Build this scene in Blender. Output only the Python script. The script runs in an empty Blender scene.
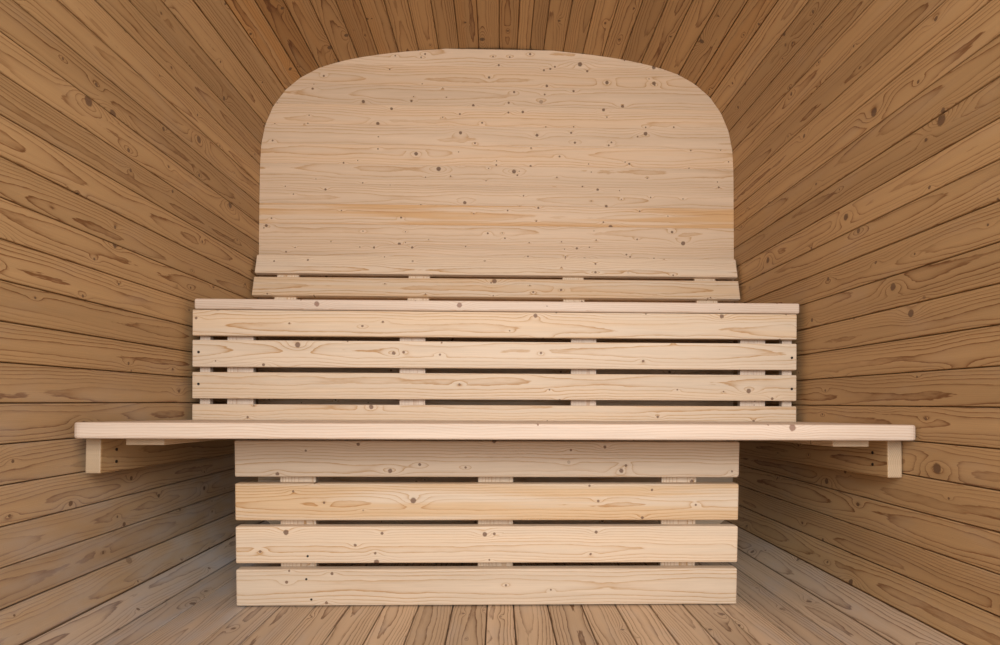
import bpy, bmesh, math, random
from mathutils import Vector, Matrix

R = random.Random(11)
C = bpy.context.scene.collection
P = 0.083                 # width of one wall stave, metres
EYE = 6.76 * P            # camera height above the floor boards
F = 555.0                 # focal length in pixels of a 1000 px wide frame
D_EDGE, D_PANEL, D_UPPER, D_BACK = F/35.6*P, F/30.5*P, F/25.5*P, F/19.6*P
Y0 = -0.95                # open front end of the barrel

# ------------------------------------------------------------------ materials
class NB:
    def __init__(s, mat):
        mat.use_nodes = True
        s.nt = mat.node_tree; s.nt.nodes.clear()
    def n(s, t, **kw):
        nd = s.nt.nodes.new(t)
        for k, v in kw.items(): setattr(nd, k, v)
        return nd
    def put(s, sock, v):
        if hasattr(v, 'is_output'): s.nt.links.new(v, sock)
        else: sock.default_value = v
    def m(s, op, a, b=0.0, c=0.0, clamp=False):
        nd = s.n('ShaderNodeMath', operation=op, use_clamp=clamp)
        s.put(nd.inputs[0], a); s.put(nd.inputs[1], b); s.put(nd.inputs[2], c)
        return nd.outputs[0]
    def add(s, a, b): return s.m('ADD', a, b)
    def sub(s, a, b): return s.m('SUBTRACT', a, b)
    def mul(s, a, b): return s.m('MULTIPLY', a, b)
    def vec(s, x, y, z=0.0):
        nd = s.n('ShaderNodeCombineXYZ')
        s.put(nd.inputs[0], x); s.put(nd.inputs[1], y); s.put(nd.inputs[2], z)
        return nd.outputs[0]
    def sep(s, v):
        nd = s.n('ShaderNodeSeparateXYZ'); s.put(nd.inputs[0], v); return nd.outputs
    def noise(s, v, scale=1.0, detail=2.0, rough=0.5):
        nd = s.n('ShaderNodeTexNoise'); s.put(nd.inputs['Vector'], v)
        nd.inputs['Scale'].default_value = scale; nd.inputs['Detail'].default_value = detail
        nd.inputs['Roughness'].default_value = rough
        return nd.outputs[0]
    def ramp(s, x, a, b, lo=0.0, hi=1.0):
        nd = s.n('ShaderNodeMapRange', interpolation_type='SMOOTHSTEP')
        s.put(nd.inputs[0], x)
        for i, v in enumerate((a, b, lo, hi)): s.put(nd.inputs[1+i], v)
        return nd.outputs[0]
    def mix(s, f, a, b, mode='MIX'):
        nd = s.n('ShaderNodeMix', data_type='RGBA', blend_type=mode)
        s.put(nd.inputs['Factor'], f)
        s.put(nd.inputs['A'], a if hasattr(a, 'is_output') else (*a, 1))
        s.put(nd.inputs['B'], b if hasattr(b, 'is_output') else (*b, 1))
        return nd.outputs['Result']

def wood(name, early, late, knot, spacing=0.0048, contrast=0.75, knots=0.5, kscale=(4.2, 17.0),
         ksize=(0.0025, 0.0085), tone=0.22, rough=0.55, worn=None, worn_amt=0.0, halo=0.012, streak=(0.83, 0.65, 0.40)):
    mat = bpy.data.materials.new(name)
    b = NB(mat)
    bc = b.sep(b.n('ShaderNodeAttribute', attribute_name='board_coord').outputs['Vector'])
    brv = b.n('ShaderNodeAttribute', attribute_name='board_random').outputs['Vector']
    br = b.sep(brv)
    u, v, w = bc[0], bc[1], bc[2]
    r1, r2, r3 = br[0], br[1], br[2]            # r3 is heartwood streak amount
    uo = b.add(u, b.mul(r1, 37.0)); vo = b.add(v, b.mul(r2, 23.0))
    # distance from the pith, wandering slowly along the board
    wave = b.sub(b.noise(b.vec(b.mul(uo, 1.5), b.mul(r2, 40.0)), 1.0, 1.0), 0.5)
    wave2 = b.sub(b.noise(b.vec(b.mul(uo, 3.4), b.mul(r1, 31.0), 4.0), 1.0, 2.0), 0.5)
    vc = b.add(b.sub(v, b.mul(b.sub(r2, 0.5), 0.05)), b.mul(wave2, 0.022))
    wd = b.add(b.add(w, 0.030), b.mul(r1, 0.03))
    rad = b.m('SQRT', b.add(b.mul(vc, vc), b.mul(wd, wd)))
    rad = b.add(rad, b.mul(wave, 0.034))
    fine = b.sub(b.noise(b.vec(b.mul(uo, 9.0), b.mul(vo, 42.0), w), 1.0, 2.0), 0.5)
    rad = b.add(rad, b.mul(fine, 0.0036))
    jag = b.sub(b.noise(b.vec(b.mul(uo, 26.0), b.mul(vo, 190.0), w), 1.0, 2.0, 0.6), 0.5)
    rad = b.add(rad, b.mul(jag, 0.0016))
    core = None; ring_push = None
    for (su, sv, amt, rs, off) in ((kscale[0], kscale[1], knots, 1.0, 0.0), (kscale[0]*2.1, kscale[1]*1.7, knots*0.62, 0.42, 7.3)):
        vn = b.n('ShaderNodeTexVoronoi', voronoi_dimensions='2D', feature='F1')
        vn.inputs['Scale'].default_value = 1.0; vn.inputs['Randomness'].default_value = 0.9
        b.put(vn.inputs['Vector'], b.vec(b.add(b.mul(uo, su), off), b.add(b.mul(vo, sv), off)))
        pos = b.sep(vn.outputs['Position']); col = b.sep(vn.outputs['Color'])
        du = b.m('DIVIDE', b.sub(b.add(b.mul(uo, su), off), pos[0]), su)
        dv = b.m('DIVIDE', b.sub(b.add(b.mul(vo, sv), off), pos[1]), sv)
        on = b.ramp(col[0], 1.0-amt, 1.0-amt+0.02)
        kr = b.add(b.mul(b.mul(col[1], col[1]), (ksize[1]-ksize[0])*rs), ksize[0]*(0.5+0.5*rs))
        dist = b.m('SQRT', b.add(b.mul(du, du), b.mul(dv, dv)))
        wob = b.noise(b.vec(b.mul(uo, 160.0), b.mul(vo, 160.0)), 1.0, 1.0)
        dist = b.add(dist, b.mul(b.sub(wob, 0.5), 0.0042*rs))
        k = b.mul(on, b.ramp(b.m('DIVIDE', dist, kr), 0.75, 1.08, 1.0, 0.0))
        rings = b.ramp(b.m('SINE', b.mul(dist, 2400.0)), -1.0, 1.0, 0.84, 1.0)
        edge = b.mul(on, b.ramp(b.m('ABSOLUTE', b.sub(b.m('DIVIDE', dist, kr), 0.92)), 0.0, 0.3, 1.0, 0.0))
        # anisotropic bulge of the surrounding rings
        q = b.add(b.m('POWER', b.m('ABSOLUTE', b.m('DIVIDE', du, b.mul(kr, 5.0))), 2.0),
                  b.m('POWER', b.m('ABSOLUTE', b.m('DIVIDE', dv, b.mul(kr, 2.2))), 2.0))
        bulge = b.mul(b.mul(on, b.m('EXPONENT', b.mul(q, -1.0))), b.mul(kr, 1.9))
        sgn = b.sub(b.mul(b.ramp(col[2], 0.3, 0.31), 2.0), 1.0)
        rad = b.add(rad, b.mul(bulge, sgn))
        kc = b.mul(k, rings)
        core = (kc, edge) if core is None else (b.m('MAXIMUM', core[0], kc), b.m('MAXIMUM', core[1], edge))
    ph = b.m('FRACT', b.m('DIVIDE', rad, spacing))
    line = b.add(b.mul(b.m('POWER', ph, 7.0), b.ramp(ph, 0.92, 1.0, 1.0, 0.0)), b.mul(b.mul(ph, b.ramp(ph, 0.95, 1.0, 1.0, 0.0)), 0.07))
    amp = b.ramp(b.noise(b.vec(b.mul(uo, 1.3), b.mul(vo, 26.0), 9.0), 1.0, 2.0), 0.3, 0.68, 0.35, 1.0)
    line = b.mul(b.mul(line, amp), contrast*1.9)
    fibre = b.noise(b.vec(b.mul(uo, 7.0), b.mul(vo, 620.0), w), 1.0, 3.0, 0.6)
    broad = b.noise(b.vec(b.mul(uo, 1.1), b.mul(vo, 30.0), 3.0), 1.0, 2.0)
    col = b.mix(b.m('MINIMUM', line, 1.0), early, late)
    st = b.mul(b.mul(b.m('MAXIMUM', r3, 0.0), b.ramp(broad, 0.36, 0.56)), 0.85)
    col = b.mix(st, col, streak, 'MULTIPLY')
    # board-to-board tone, wide cloudiness and fibres
    t = b.add(b.mul(b.sub(b.m('FRACT', b.mul(r1, 7.77)), 0.5), tone*2), b.mul(b.sub(broad, 0.5), 0.32))
    t = b.add(t, b.mul(b.sub(fibre, 0.5), 0.34))
    g = b.add(1.0, t)
    col = b.mix(1.0, col, b.vec(g, b.m('POWER', g, 1.06), b.m('POWER', g, 1.16)), 'MULTIPLY')
    if worn:
        wn = b.noise(b.vec(b.mul(uo, 5.5), b.mul(vo, 16.0), 2.0), 1.0, 3.0)
        wf = b.m('MINIMUM', b.add(b.mul(b.ramp(wn, 0.5, 0.78), worn_amt), b.mul(b.m('MAXIMUM', b.mul(r3, -1.0), 0.0), b.ramp(wn, 0.3, 0.75, 0.3, 1.0))), 0.8)
        col = b.mix(wf, col, worn)
    col = b.mix(b.mul(core[1], 0.45), col, tuple(c*0.55 for c in late))
    col = b.mix(b.mul(core[0], 0.93), col, knot)
    bs = b.n('ShaderNodeBsdfPrincipled')
    b.put(bs.inputs['Base Color'], col)
    b.put(bs.inputs['Roughness'], b.add(rough, b.mul(b.sub(fibre, 0.5), 0.25)))
    bs.inputs['Specular IOR Level'].default_value = 0.35
    bp = b.n('ShaderNodeBump'); bp.inputs['Strength'].default_value = 0.35; bp.inputs['Distance'].default_value = 0.0012
    b.put(bp.inputs['Height'], b.sub(fibre, b.mul(line, 0.4)))
    b.put(bs.inputs['Normal'], bp.outputs[0])
    out = b.n('ShaderNodeOutputMaterial'); b.put(out.inputs[0], bs.outputs[0])
    return mat

M_WALL = wood('golden_wall_larch', (0.485, 0.308, 0.147), (0.21, 0.092, 0.03), (0.13, 0.07, 0.04),
              contrast=1.05, knots=0.46, spacing=0.0056, tone=0.14, ksize=(0.004, 0.0125), kscale=(2.6, 11.0), worn=(0.46, 0.40, 0.35), worn_amt=0.10)
M_CEIL = wood('ceiling_larch', (0.475, 0.295, 0.135), (0.19, 0.085, 0.032), (0.11, 0.06, 0.035),
              contrast=1.05, knots=0.42, spacing=0.0056, tone=0.14, ksize=(0.004, 0.011), kscale=(2.8, 11.0))
M_FLOOR = wood('worn_floor_larch', (0.56, 0.405, 0.265), (0.20, 0.105, 0.05), (0.15, 0.09, 0.06),
               contrast=1.1, knots=0.38, spacing=0.0056, tone=0.13, ksize=(0.004, 0.010), kscale=(2.6, 11.0), worn=(0.45, 0.42, 0.41), worn_amt=0.20)
M_BACK = wood('pale_back_pine', (0.72, 0.54, 0.375), (0.50, 0.275, 0.105), (0.13, 0.065, 0.035),
              contrast=0.72, knots=0.60, kscale=(3.4, 13.0), tone=0.06, ksize=(0.0035, 0.0095), spacing=0.0075)
M_SLAT = wood('pale_slat_pine', (0.74, 0.595, 0.445), (0.52, 0.31, 0.145), (0.17, 0.09, 0.055),
              contrast=1.0, knots=0.56, kscale=(3.2, 12.0), tone=0.07, ksize=(0.0035, 0.010), spacing=0.0066)
M_BENCH = wood('pinkish_bench_pine', (0.66, 0.53, 0.42), (0.50, 0.32, 0.20), (0.26, 0.14, 0.095),
               contrast=0.75, knots=0.5, kscale=(2.6, 11.0), tone=0.06, spacing=0.0066)

M_END = wood('sawn_end_grain_pine', (0.52, 0.385, 0.25), (0.33, 0.20, 0.10), (0.15, 0.08, 0.05),
             contrast=0.9, knots=0.2, tone=0.06, spacing=0.0045)

def metal():
    mat = bpy.data.materials.new('dark_screw_steel'); b = NB(mat)
    bs = b.n('ShaderNodeBsdfPrincipled')
    nz = b.noise(b.n('ShaderNodeTexCoord').outputs['Object'], 300.0)
    b.put(bs.inputs['Base Color'], b.mix(nz, (0.014, 0.010, 0.007), (0.035, 0.024, 0.016)))
    bs.inputs['Metallic'].default_value = 0.2; bs.inputs['Roughness'].default_value = 0.5
    out = b.n('ShaderNodeOutputMaterial'); b.put(out.inputs[0], bs.outputs[0])
    return mat
M_SCREW = metal()

# ------------------------------------------------------------------ mesh helpers
class Boards:
    """Collects boards (unshared vertices) with their own grain coordinates into one mesh."""
    def __init__(s): s.v = []; s.f = []; s.c = []; s.r = []
    def add(s, bm, fn_place, rnd, fn_coord):
        o = len(s.v)
        bm.verts.index_update()
        for vt in bm.verts:
            s.v.append(fn_place(vt.co)); s.c.append(fn_coord(vt.co)); s.r.append(rnd)
        for fc in bm.faces: s.f.append([o+x.index for x in fc.verts])
        bm.free()
    def build(s, name, mat, parent=None, loc=(0, 0, 0), rot=(0, 0, 0), smooth=False):
        me = bpy.data.meshes.new(name)
        me.from_pydata([tuple(x) for x in s.v], [], s.f)
        for nm, dat in (('board_coord', s.c), ('board_random', s.r)):
            at = me.attributes.new(nm, 'FLOAT_VECTOR', 'POINT')
            at.data.foreach_set('vector', [q for t in dat for q in t])
        me.materials.append(mat)
        if smooth:
            for p in me.polygons: p.use_smooth = True
        me.update()
        o = bpy.data.objects.new(name, me); C.objects.link(o)
        o.location = loc; o.rotation_euler = rot
        if parent: o.parent = parent
        return o

def rnd(streak=0.0): return (R.random(), R.random(), streak)

def box_bm(L, T, H, bev=0.004, seg=2, corner=0.0):
    """board: length along x, thickness along y, height along z"""
    bm = bmesh.new()
    bmesh.ops.create_cube(bm, size=1.0)
    for vt in bm.verts: vt.co = Vector((vt.co.x*L, vt.co.y*T, vt.co.z*H))
    if corner:
        es = [e for e in bm.edges if abs(e.verts[0].co.x-e.verts[1].co.x) < 1e-6 and abs(e.verts[0].co.z-e.verts[1].co.z) > 1e-6
              or abs(e.verts[0].co.x-e.verts[1].co.x) < 1e-6 and abs(e.verts[0].co.y-e.verts[1].co.y) > 1e-6]
        es = [e for e in es if abs(e.verts[0].co.z-e.verts[1].co.z) > 1e-6]
        bmesh.ops.bevel(bm, geom=es, offset=corner, segments=5, profile=0.5, affect='EDGES')
    if bev:
        es = [e for e in bm.edges if e.calc_face_angle(0) > 0.6]
        bmesh.ops.bevel(bm, geom=es, offset=bev, segments=seg, profile=0.5, affect='EDGES')
    return bm

AX = {'yz': ('y', 'z', 'x'), 'x': ('x', 'z', 'y'), 'z': ('z', 'x', 'y'), 'y': ('y', 'x', 'z'), 'top': ('x', 'y', 'z'), 'edge': ('x', 'z', 'y')}
def board(name, mat, parent, size, loc, rot=(0, 0, 0), grain='x', bev=0.004, seg=2, corner=0.0, streak=0.0, seedr=None):
    """size = (x, y, z) extents; grain names the long axis of the wood"""
    bm = box_bm(size[0], size[1], size[2], bev, seg, corner)
    B = Boards(); a = AX[grain]
    B.add(bm, lambda c: c.copy(), seedr or rnd(streak), lambda c: tuple(getattr(c, k) for k in a))
    return B.build(name, mat, parent, loc, rot)

def screw(parent, loc, rad=0.0042, axis='y', out=0.0012):
    bm = bmesh.new()
    bmesh.ops.create_circle(bm, cap_ends=True, segments=14, radius=rad)
    g = bmesh.ops.extrude_face_region(bm, geom=bm.faces[:])
    for e in g['geom']:
        if isinstance(e, bmesh.types.BMVert): e.co.z += out + 0.004
    top = [f for f in bm.faces if f.calc_center_median().z > out + 0.003 and len(f.verts) > 6]
    q = bmesh.ops.inset_region(bm, faces=top, thickness=rad*0.45)
    for f in top:
        for vt in f.verts: vt.co.z -= 0.0008
    bmesh.ops.recalc_face_normals(bm, faces=bm.faces[:])
    me = bpy.data.meshes.new('screw'); bm.to_mesh(me); bm.free()
    me.materials.append(M_SCREW)
    o = bpy.data.objects.new('screw', me); C.objects.link(o)
    o.parent = parent; o.location = loc
    o.rotation_euler = {'y': (math.pi/2, 0, 0), '+x': (0, math.pi/2, 0), '-x': (0, -math.pi/2, 0)}[axis]
    return o

def empty(name, label, cat, loc, rot=(0, 0, 0), group=None):
    o = bpy.data.objects.new(name, None); C.objects.link(o)
    o.empty_display_size = 0.1
    o.location = loc; o.rotation_euler = rot
    o['label'] = label; o['category'] = cat
    if group: o['group'] = group
    return o

def Z(zp): return EYE + zp*P         # height given in staves above the eye

# ------------------------------------------------------------------ barrel shell
HALF = [(12.10, -5.15), (12.11, -2), (12.12, 2), (12.12, 6), (12.10, 9.5), (12.07, 12.0), (12.02, 12.9), (11.85, 13.85),
        (11.45, 14.85), (10.87, 15.68), (10.1, 16.35), (9.2, 16.85), (8.2, 17.19), (7.2, 17.42), (6, 17.63), (4, 17.87), (2, 18.01), (0, 18.06)]
def catmull(pts, n=24):
    out = []
    for i in range(len(pts)-1):
        p0 = Vector(pts[max(i-1, 0)]); p1 = Vector(pts[i]); p2 = Vector(pts[i+1]); p3 = Vector(pts[min(i+2, len(pts)-1)])
        for k in range(n):
            t = k/n
            out.append(0.5*((2*p1)+(p2-p0)*t+(2*p0-5*p1+4*p2-p3)*t*t+(3*p1-p0-3*p2+p3)*t**3))
    out.append(Vector(pts[-1])); return out
CUR = catmull(HALF)
ARC = [0.0]
for a, b in zip(CUR, CUR[1:]): ARC.append(ARC[-1]+(b-a).length)
def at_arc(s):
    for i in range(len(ARC)-1):
        if ARC[i+1] >= s:
            t = (s-ARC[i])/(ARC[i+1]-ARC[i]); return CUR[i].lerp(CUR[i+1], t)
    return CUR[-1].copy()
def arc_z(z):
    for i in range(len(CUR)-1):
        if CUR[i+1].y >= z: return ARC[i]+(z-CUR[i].y)/(CUR[i+1].y-CUR[i].y)*(ARC[i+1]-ARC[i])
def arc_x(x):                        # on the ceiling part
    for i in range(len(CUR)-1, 0, -1):
        if CUR[i-1].x >= x: return ARC[i-1]+(CUR[i-1].x-x)/(CUR[i-1].x-CUR[i].x)*(ARC[i]-ARC[i-1])

S0 = arc_z(-0.08)
def side_seams(x_end):
    send = arc_x(x_end); n = round((send-S0)/1.0); p = (send-S0)/n
    m, q = 12, 1.003
    ss = [S0-1.01*k for k in (5, 4, 3, 2, 1)] + [S0+q*k for k in range(m)] + [S0+q*m+(send-S0-q*m)*k/(n-m) for k in range(n-m+1)]
    return [at_arc(s) if s >= 0 else Vector((12.10, -5.15+s)) for s in ss]
left = [Vector((-q.x, q.y)) for q in side_seams(0.02)]
right = side_seams(2.25)
# corner and floor seams
CORN = [Vector((11.72, -6.02)), Vector((10.93, -6.62))]
FL = -6.76
fl_left = [Vector((-10.02, FL+0.02))] + [Vector((-0.33-1.135*k, FL)) for k in range(7, -1, -1)]
fl_right = [Vector((0.54+1.135*k, FL)) for k in range(0, 8)] + [Vector((9.75, FL+0.03))]
walls_l = left                       # bottom -> top
lc = [Vector((-c.x, c.y)) for c in CORN]; rc = CORN[:]
loop = [*walls_l, Vector((0.90, 18.05)), Vector((1.56, 18.03))] + right[::-1] + rc + fl_right[::-1] + fl_left[::-1] + lc[::-1]
N = len(loop)
cen = Vector((0, 5.6))
TH = 0.46                            # stave thickness in stave widths
def inward(i):
    a, b = loop[i], loop[(i+1) % N]; d = (b-a).normalized(); n = Vector((d.y, -d.x))
    if n.dot(cen-(a+b)/2) < 0: n = -n
    return d, n
outer = []
for i in range(N):
    n = (inward(i-1)[1]+inward(i)[1]).normalized(); cs = n.dot(inward(i)[1])
    outer.append((n, cs))
def mitre(i, depth): n, cs = outer[i % N]; return loop[i % N]-n*(depth/cs)

shell = {'wall_left': Boards(), 'wall_right': Boards(), 'ceiling': Boards(), 'floor': Boards()}
n_left = len(walls_l)
for i in range(N):
    a, b = loop[i], loop[(i+1) % N]; d, n = inward(i); mid = (a+b)/2
    if mid.y < -6.2 or (abs(mid.x) < 11 and mid.y < 0): part = 'floor'
    elif mid.y > 15.6: part = 'ceiling'
    else: part = 'wall_left' if mid.x < 0 else 'wall_right'
    gap, gd = (0.022, 0.2) if part == 'floor' else (0.019, 0.13)
    prof = [a+d*(gap+0.016)-n*0.0, b-d*(gap+0.016), b-d*gap-n*0.016, mitre(i+1, gd), mitre(i+1, TH), mitre(i, TH), mitre(i, gd), a+d*gap-n*0.016]
    lift = R.uniform(-0.008, 0.008); tilt = R.uniform(-0.007, 0.007)
    bm = bmesh.new(); rows = []
    for y in (Y0, D_BACK+0.02):
        rows.append([bm.verts.new((q.x, y, q.y)) for q in prof])
    k = len(prof)
    for j in range(k): bm.faces.new((rows[0][j], rows[0][(j+1) % k], rows[1][(j+1) % k], rows[1][j]))
    bm.faces.new(rows[0][::-1]); bm.faces.new(rows[1])
    bmesh.ops.recalc_face_normals(bm, faces=bm.faces[:])
    def place(c, d=d, n=n, mid=mid):
        q = Vector((c.x, c.z)); e = (q-mid)
        if e.dot(n) > -0.03: q = q+n*(lift+tilt*e.dot(d)*2)
        return Vector((q.x*P, c.y, EYE+q.y*P))
    def coord(c, d=d, n=n, mid=mid):
        q = Vector((c.x, c.z))-mid
        return (c.y, q.dot(d)*P, q.dot(n)*P)
    stv = 0.0
    if part == 'ceiling' and abs(mid.x+10.0) < 0.9: stv = 0.7
    if part == 'ceiling' and R.random() < 0.25: stv = 0.35
    if part in ('wall_left', 'wall_right') and mid.y < 1.5: stv = -min(0.75, (1.5-mid.y)*0.11)*(0.9 if mid.x < 0 else 0.12)
    if part == 'floor': stv = -max(0.0, min(0.6, (abs(mid.x)-5.0)*0.13))*(1.0 if mid.x < 0 else 0.35)
    shell[part].add(bm, place, rnd(stv), coord)
for nm, B in shell.items():
    o = B.build(nm, {'ceiling': M_CEIL, 'floor': M_FLOOR}.get(nm, M_WALL)); o['kind'] = 'structure'

# back wall: horizontal planks clipped to the barrel outline
def half_width(z):
    best = 0
    for i in range(N):
        a, b = loop[i], loop[(i+1) % N]
        if (a.y-z)*(b.y-z) <= 0 and abs(a.y-b.y) > 1e-6:
            t = (z-a.y)/(b.y-a.y); best = max(best, abs(a.x+(b.x-a.x)*t))
    return best
B = Boards()
zs = [-6.74] + [k*1.012-0.12 for k in range(-6, 18)] + [17.98]
for z0, z1 in zip(zs, zs[1:]):
    bm = bmesh.new()
    st = [z0+0.015+(z1-z0-0.030)*k/5 for k in range(6)]
    g = 0.008
    rowsL, rowsR = [], []
    fr = []; bk = []
    for z in st:
        w = max(half_width(min(max(z, -6.74), 18.0)), 0.4)-0.004
        fr.append((-w, w, z))
    lv = [bm.verts.new((q[0], 0, q[2])) for q in fr]; rv = [bm.verts.new((q[1], 0, q[2])) for q in fr]
    bl = bm.verts.new((fr[0][0], 0.012, z0)); brr = bm.verts.new((fr[0][1], 0.012, z0))
    tl = bm.verts.new((fr[-1][0], 0.012, z1)); tr = bm.verts.new((fr[-1][1], 0.012, z1))
    for k in range(5): bm.faces.new((lv[k], rv[k], rv[k+1], lv[k+1]))
    bm.faces.new((bl, brr, rv[0], lv[0])); bm.faces.new((lv[-1], rv[-1], tr, tl))
    zm = (z0+z1)/2
    stv = 1.0 if abs(zm-9.4) < 0.5 else (0.25 if R.random() < 0.3 else 0.0)
    B.add(bm, lambda c: Vector((c.x*P, D_BACK+c.y*P, EYE+c.z*P)), rnd(stv), lambda c: (c.x*P, (c.z-zm)*P, c.y*P))
o = B.build('wall_back', M_BACK); o['kind'] = 'structure'
sol = o.modifiers.new('thickness', 'SOLIDIFY'); sol.thickness = 0.04; sol.offset = -1.0 

# ------------------------------------------------------------------ backrest
tilt = math.radians(15.5)
top_z, bot_z = 7.19, 5.07
t = empty('backrest', 'tilted slatted pine backrest leaning against the back wall above the upper bench', 'backrest', (0, 0, 0))
HB = (top_z-bot_z)*P/math.cos(tilt)
yb = D_BACK - 0.043; ztop = Z(top_z)
def back_pt(s, off=0.0):    # s measured down the face from the top, off behind the face
    return (yb - s*math.sin(tilt) + off*math.cos(tilt), ztop - s*math.cos(tilt) + off*math.sin(tilt))
sl_h = (HB-0.017)/2
for k in range(2):
    y, z = back_pt(sl_h/2 + k*(sl_h+0.017), 0.011)
    board('slat', M_SLAT, t, (23.97*P, 0.022, sl_h), (0, y, z), (-tilt, 0, 0), 'x', bev=0.003, streak=0.55 if k else 0.15)
for xp in (-10.44, -3.95, 3.74, 10.4):
    s0, s1 = 0.012, HB+0.09
    y, z = back_pt((s0+s1)/2, 0.022+0.009)
    o = board('batten', M_SLAT, t, (1.06*P, 0.018, s1-s0), (xp*P, y, z), (-tilt, 0, 0), 'z', bev=0.002)

# ------------------------------------------------------------------ upper bench
ub_top = Z((402-301.2)/25.5)
ub_t = 0.034
t = empty('sauna_bench', 'upper pine bench seen edge-on below the tilted backrest', 'bench', (0, 0, ub_top-ub_t))
depth = D_BACK-D_UPPER-0.01
npl = 5; pw = (depth-0.008*(npl-1))/npl
for k in range(npl):
    y = D_UPPER-0.006+pw/2+k*(pw+0.008)
    board('seat_plank', M_BENCH if k == 0 else M_SLAT, t, (23.68*P, pw, ub_t), (0.09*P, y, ub_t/2), (0, 0, 0), 'x' if k == 0 else 'top', bev=0.006, seg=3)
for xp in (-10.2, -3.3, 3.4, 10.2):
    board('cross_batten', M_SLAT, t, (0.085, depth-0.09, 0.022), (xp*P, D_UPPER+0.065+(depth-0.09)/2, -0.011), (0, 0, 0), 'y', bev=0.002)

# upper slatted riser
lb_top = Z(-(423.7-402)/35.6)
t = empty('slatted_panel', 'wide upper slatted pine riser between the two benches', 'panel', (0, D_UPPER, lb_top))
rows = [(311.6, 337.6), (341.8, 368.5), (373.6, 399.8), (405.3, 432.5)]
st = 0.026
slats = []
for k, (ya, yb2) in enumerate(rows):
    za, zb = Z((402-ya)/25.5), Z((402-yb2)/25.5)
    if k == 3: zb = lb_top-0.0125
    za = min(za, ub_top-ub_t-0.001)
    s = board('slat', M_SLAT, t, (23.70*P, st, za-zb), (0.0*P, st/2, (za+zb)/2-lb_top), (0, 0, 0), 'x', bev=0.003, streak=(0.35, 0.0, 0.2, 0.25)[k])
    slats.append(s)
    if k in (1, 2):
        screw(s, (-11.6*P, -st/2+0.004, 0.004)); screw(s, (11.65*P, -st/2+0.004, -0.003))
zt = ub_top-ub_t-0.001
for xp, wp in ((-10.15, 1.02), (-3.40, 1.02), (3.41, 1.02), (10.23, 1.02), (-11.52, 0.4), (11.62, 0.4)):
    zb = lb_top-0.0125
    board('batten', M_BENCH, t, (wp*P, 0.022, zt-zb), (xp*P, st+0.011, (zt+zb)/2-lb_top), (0, 0, 0), 'z', bev=0.002)

# ------------------------------------------------------------------ lower bench
lb_t = 0.0375
bt = math.radians(1.2)
t = empty('sauna_bench', 'lower pine bench spanning wall to wall with rounded front corners', 'bench', (0, D_EDGE, lb_top), (-bt, 0, 0))
depth = D_UPPER-D_EDGE-0.004
npl = 5; pw = (depth-0.006*(npl-1))/npl
for k in range(npl):
    y = pw/2+k*(pw+0.006)
    board('seat_plank', M_BENCH, t, (23.90*P, pw, lb_t), (0.12*P, y, -lb_t/2), (0, 0, 0), 'x' if k == 0 else 'top', bev=0.005, seg=3, corner=0.024 if k == 0 else 0.0)
for xp in (-10.1, 10.4):
    board('cross_batten', M_END, t, (1.08*P, depth-0.08, 0.017), (xp*P, 0.045+(depth-0.08)/2, -lb_t-0.0085), (0, 0, 0), 'y', bev=0.002)

for sx, lab in ((-1, 'short pine bearer on the left wall carrying the lower bench'), (1, 'short pine bearer on the right wall carrying the lower bench')):
    yb0 = F/34.0*P; y1 = D_BACK-0.02
    ztp = lb_top-lb_t-(yb0-D_EDGE)*math.tan(bt)-0.0015; zb = Z(-2.12 if sx < 0 else -2.22)
    h = ztp-zb; ln = y1-yb0
    t = empty('bench_bearer', lab, 'bearer', ((-11.70 if sx < 0 else 11.86)*P, yb0, ztp), (-bt, 0, 0), 'wall bearers under the lower bench')
    o = board('beam', M_WALL, t, (0.44*P, ln, h), (0, ln/2, -h/2), (0, 0, 0), 'yz', bev=0.003)
    o.data.materials.append(M_END)
    for pl in o.data.polygons:
        if pl.normal.y < -0.4: pl.material_index = 1
    for (dy, dz) in ((0.055, 0.012), (0.055, -0.018)):
        screw(o, (-sx*(0.22*P-0.004), -ln/2+dy, dz), 0.004, '-x' if sx > 0 else '+x')

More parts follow.
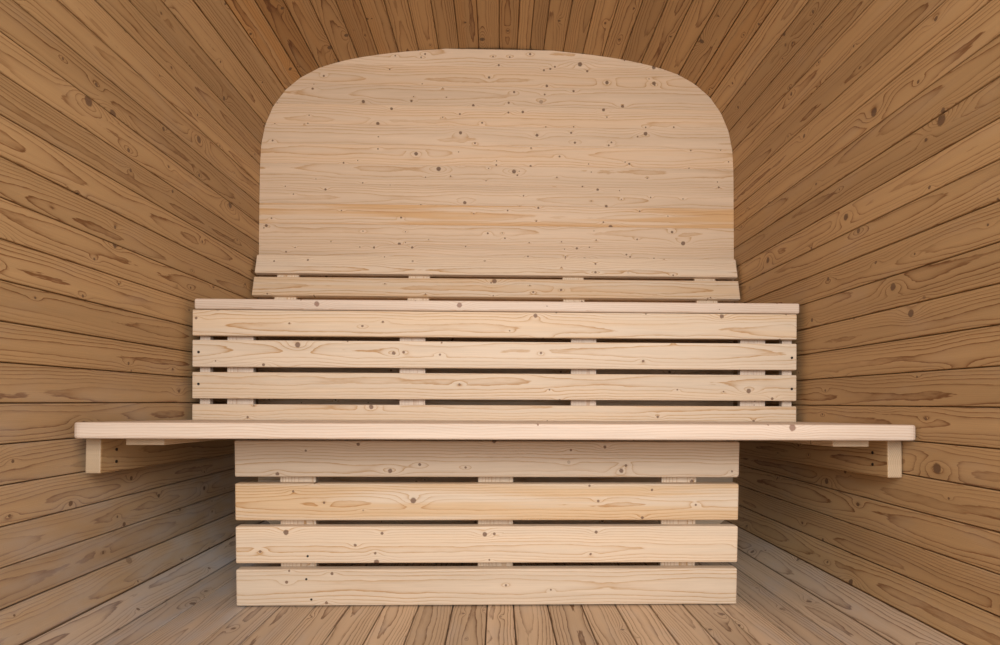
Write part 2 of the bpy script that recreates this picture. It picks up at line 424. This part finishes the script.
# lower slatted riser, leaning back a little towards its foot
lt = math.radians(2.0)
t = empty('slatted_panel', 'narrow lower slatted pine riser standing on the floor below the lower bench', 'panel', (-0.27*P, D_PANEL+0.013, 0.0), (lt, 0, 0))
rows = [(441.0, 477.0), (483.5, 520.5), (526.5, 563.5), (569.5, 606.5)]
st = 0.030; zf = Z(-(606.5-402)/30.3)
for k, (ya, yb2) in enumerate(rows):
    za, zb = Z((402-ya)/30.4), Z((402-yb2)/30.4)
    if k == 3: zb = 0.003
    if k == 0: za = min(za, lb_top-lb_t-0.016)
    s = board('slat', M_SLAT, t, (16.54*P, st, za-zb), (0, st/2, (za+zb)/2), (0, 0, 0), 'x', bev=0.0045, seg=3, streak=(0.0, 0.75, 0.15, 0.0)[k])
    if k == 2: screw(s, (-5.93*P, -st/2+0.004, -0.030), 0.003)
    if k == 3:
        screw(s, (-5.98*P, -st/2+0.004, 0.024), 0.003); screw(s, (-5.82*P, -st/2+0.004, -0.032), 0.003)
za = Z((402-443)/30.4)
for xp in (-6.36, 0.20, 6.38):
    board('batten', M_SLAT, t, (1.18*P, 0.024, za-0.006), (xp*P, st+0.012, (za+0.006)/2), (0, 0, 0), 'z', bev=0.002)

# ------------------------------------------------------------------ light
def area(name, loc, target, sx, sy, power, col):
    l = bpy.data.lights.new(name, 'AREA'); l.shape = 'RECTANGLE'; l.size = sx; l.size_y = sy; l.energy = power; l.color = col
    o = bpy.data.objects.new(name, l); C.objects.link(o); o.location = loc
    o.rotation_euler = (Vector(target)-Vector(loc)).to_track_quat('-Z', 'Y').to_euler()
    return o
a1 = area('skylight', (0.20, -0.75, 1.55), (-0.05, 1.9, 0.62), 1.2, 0.8, 28, (1.0, 0.985, 0.965))
a1.data.spread = math.radians(150)
area('doorway_daylight', (0.22, -2.0, 1.12), (-0.05, 2.0, 0.65), 0.8, 1.1, 50, (0.90, 0.95, 1.0))
w = bpy.data.worlds.new('daylight'); bpy.context.scene.world = w; w.use_nodes = True
bg = w.node_tree.nodes['Background']; bg.inputs[0].default_value = (0.75, 0.85, 1.0, 1); bg.inputs[1].default_value = 0.12

# ------------------------------------------------------------------ camera
cam = bpy.data.cameras.new('camera'); co = bpy.data.objects.new('camera', cam); C.objects.link(co)
cam.sensor_width = 36; cam.sensor_fit = 'HORIZONTAL'; cam.lens = F/1000*36; cam.clip_start = 0.02
yaw, roll = math.radians(1.3), math.radians(0.24)
m = Matrix.Rotation(-yaw, 4, 'Z') @ Matrix.Rotation(math.pi/2, 4, 'X') @ Matrix.Rotation(roll, 4, 'Z')
co.matrix_world = Matrix.Translation((0, 0, EYE)) @ m
cam.shift_x = -0.0106; cam.shift_y = 0.0795
bpy.context.scene.camera = co
vs = bpy.context.scene.view_settings
vs.view_transform = 'Standard'; vs.look = 'None'; vs.exposure = -0.07; vs.gamma = 1.0
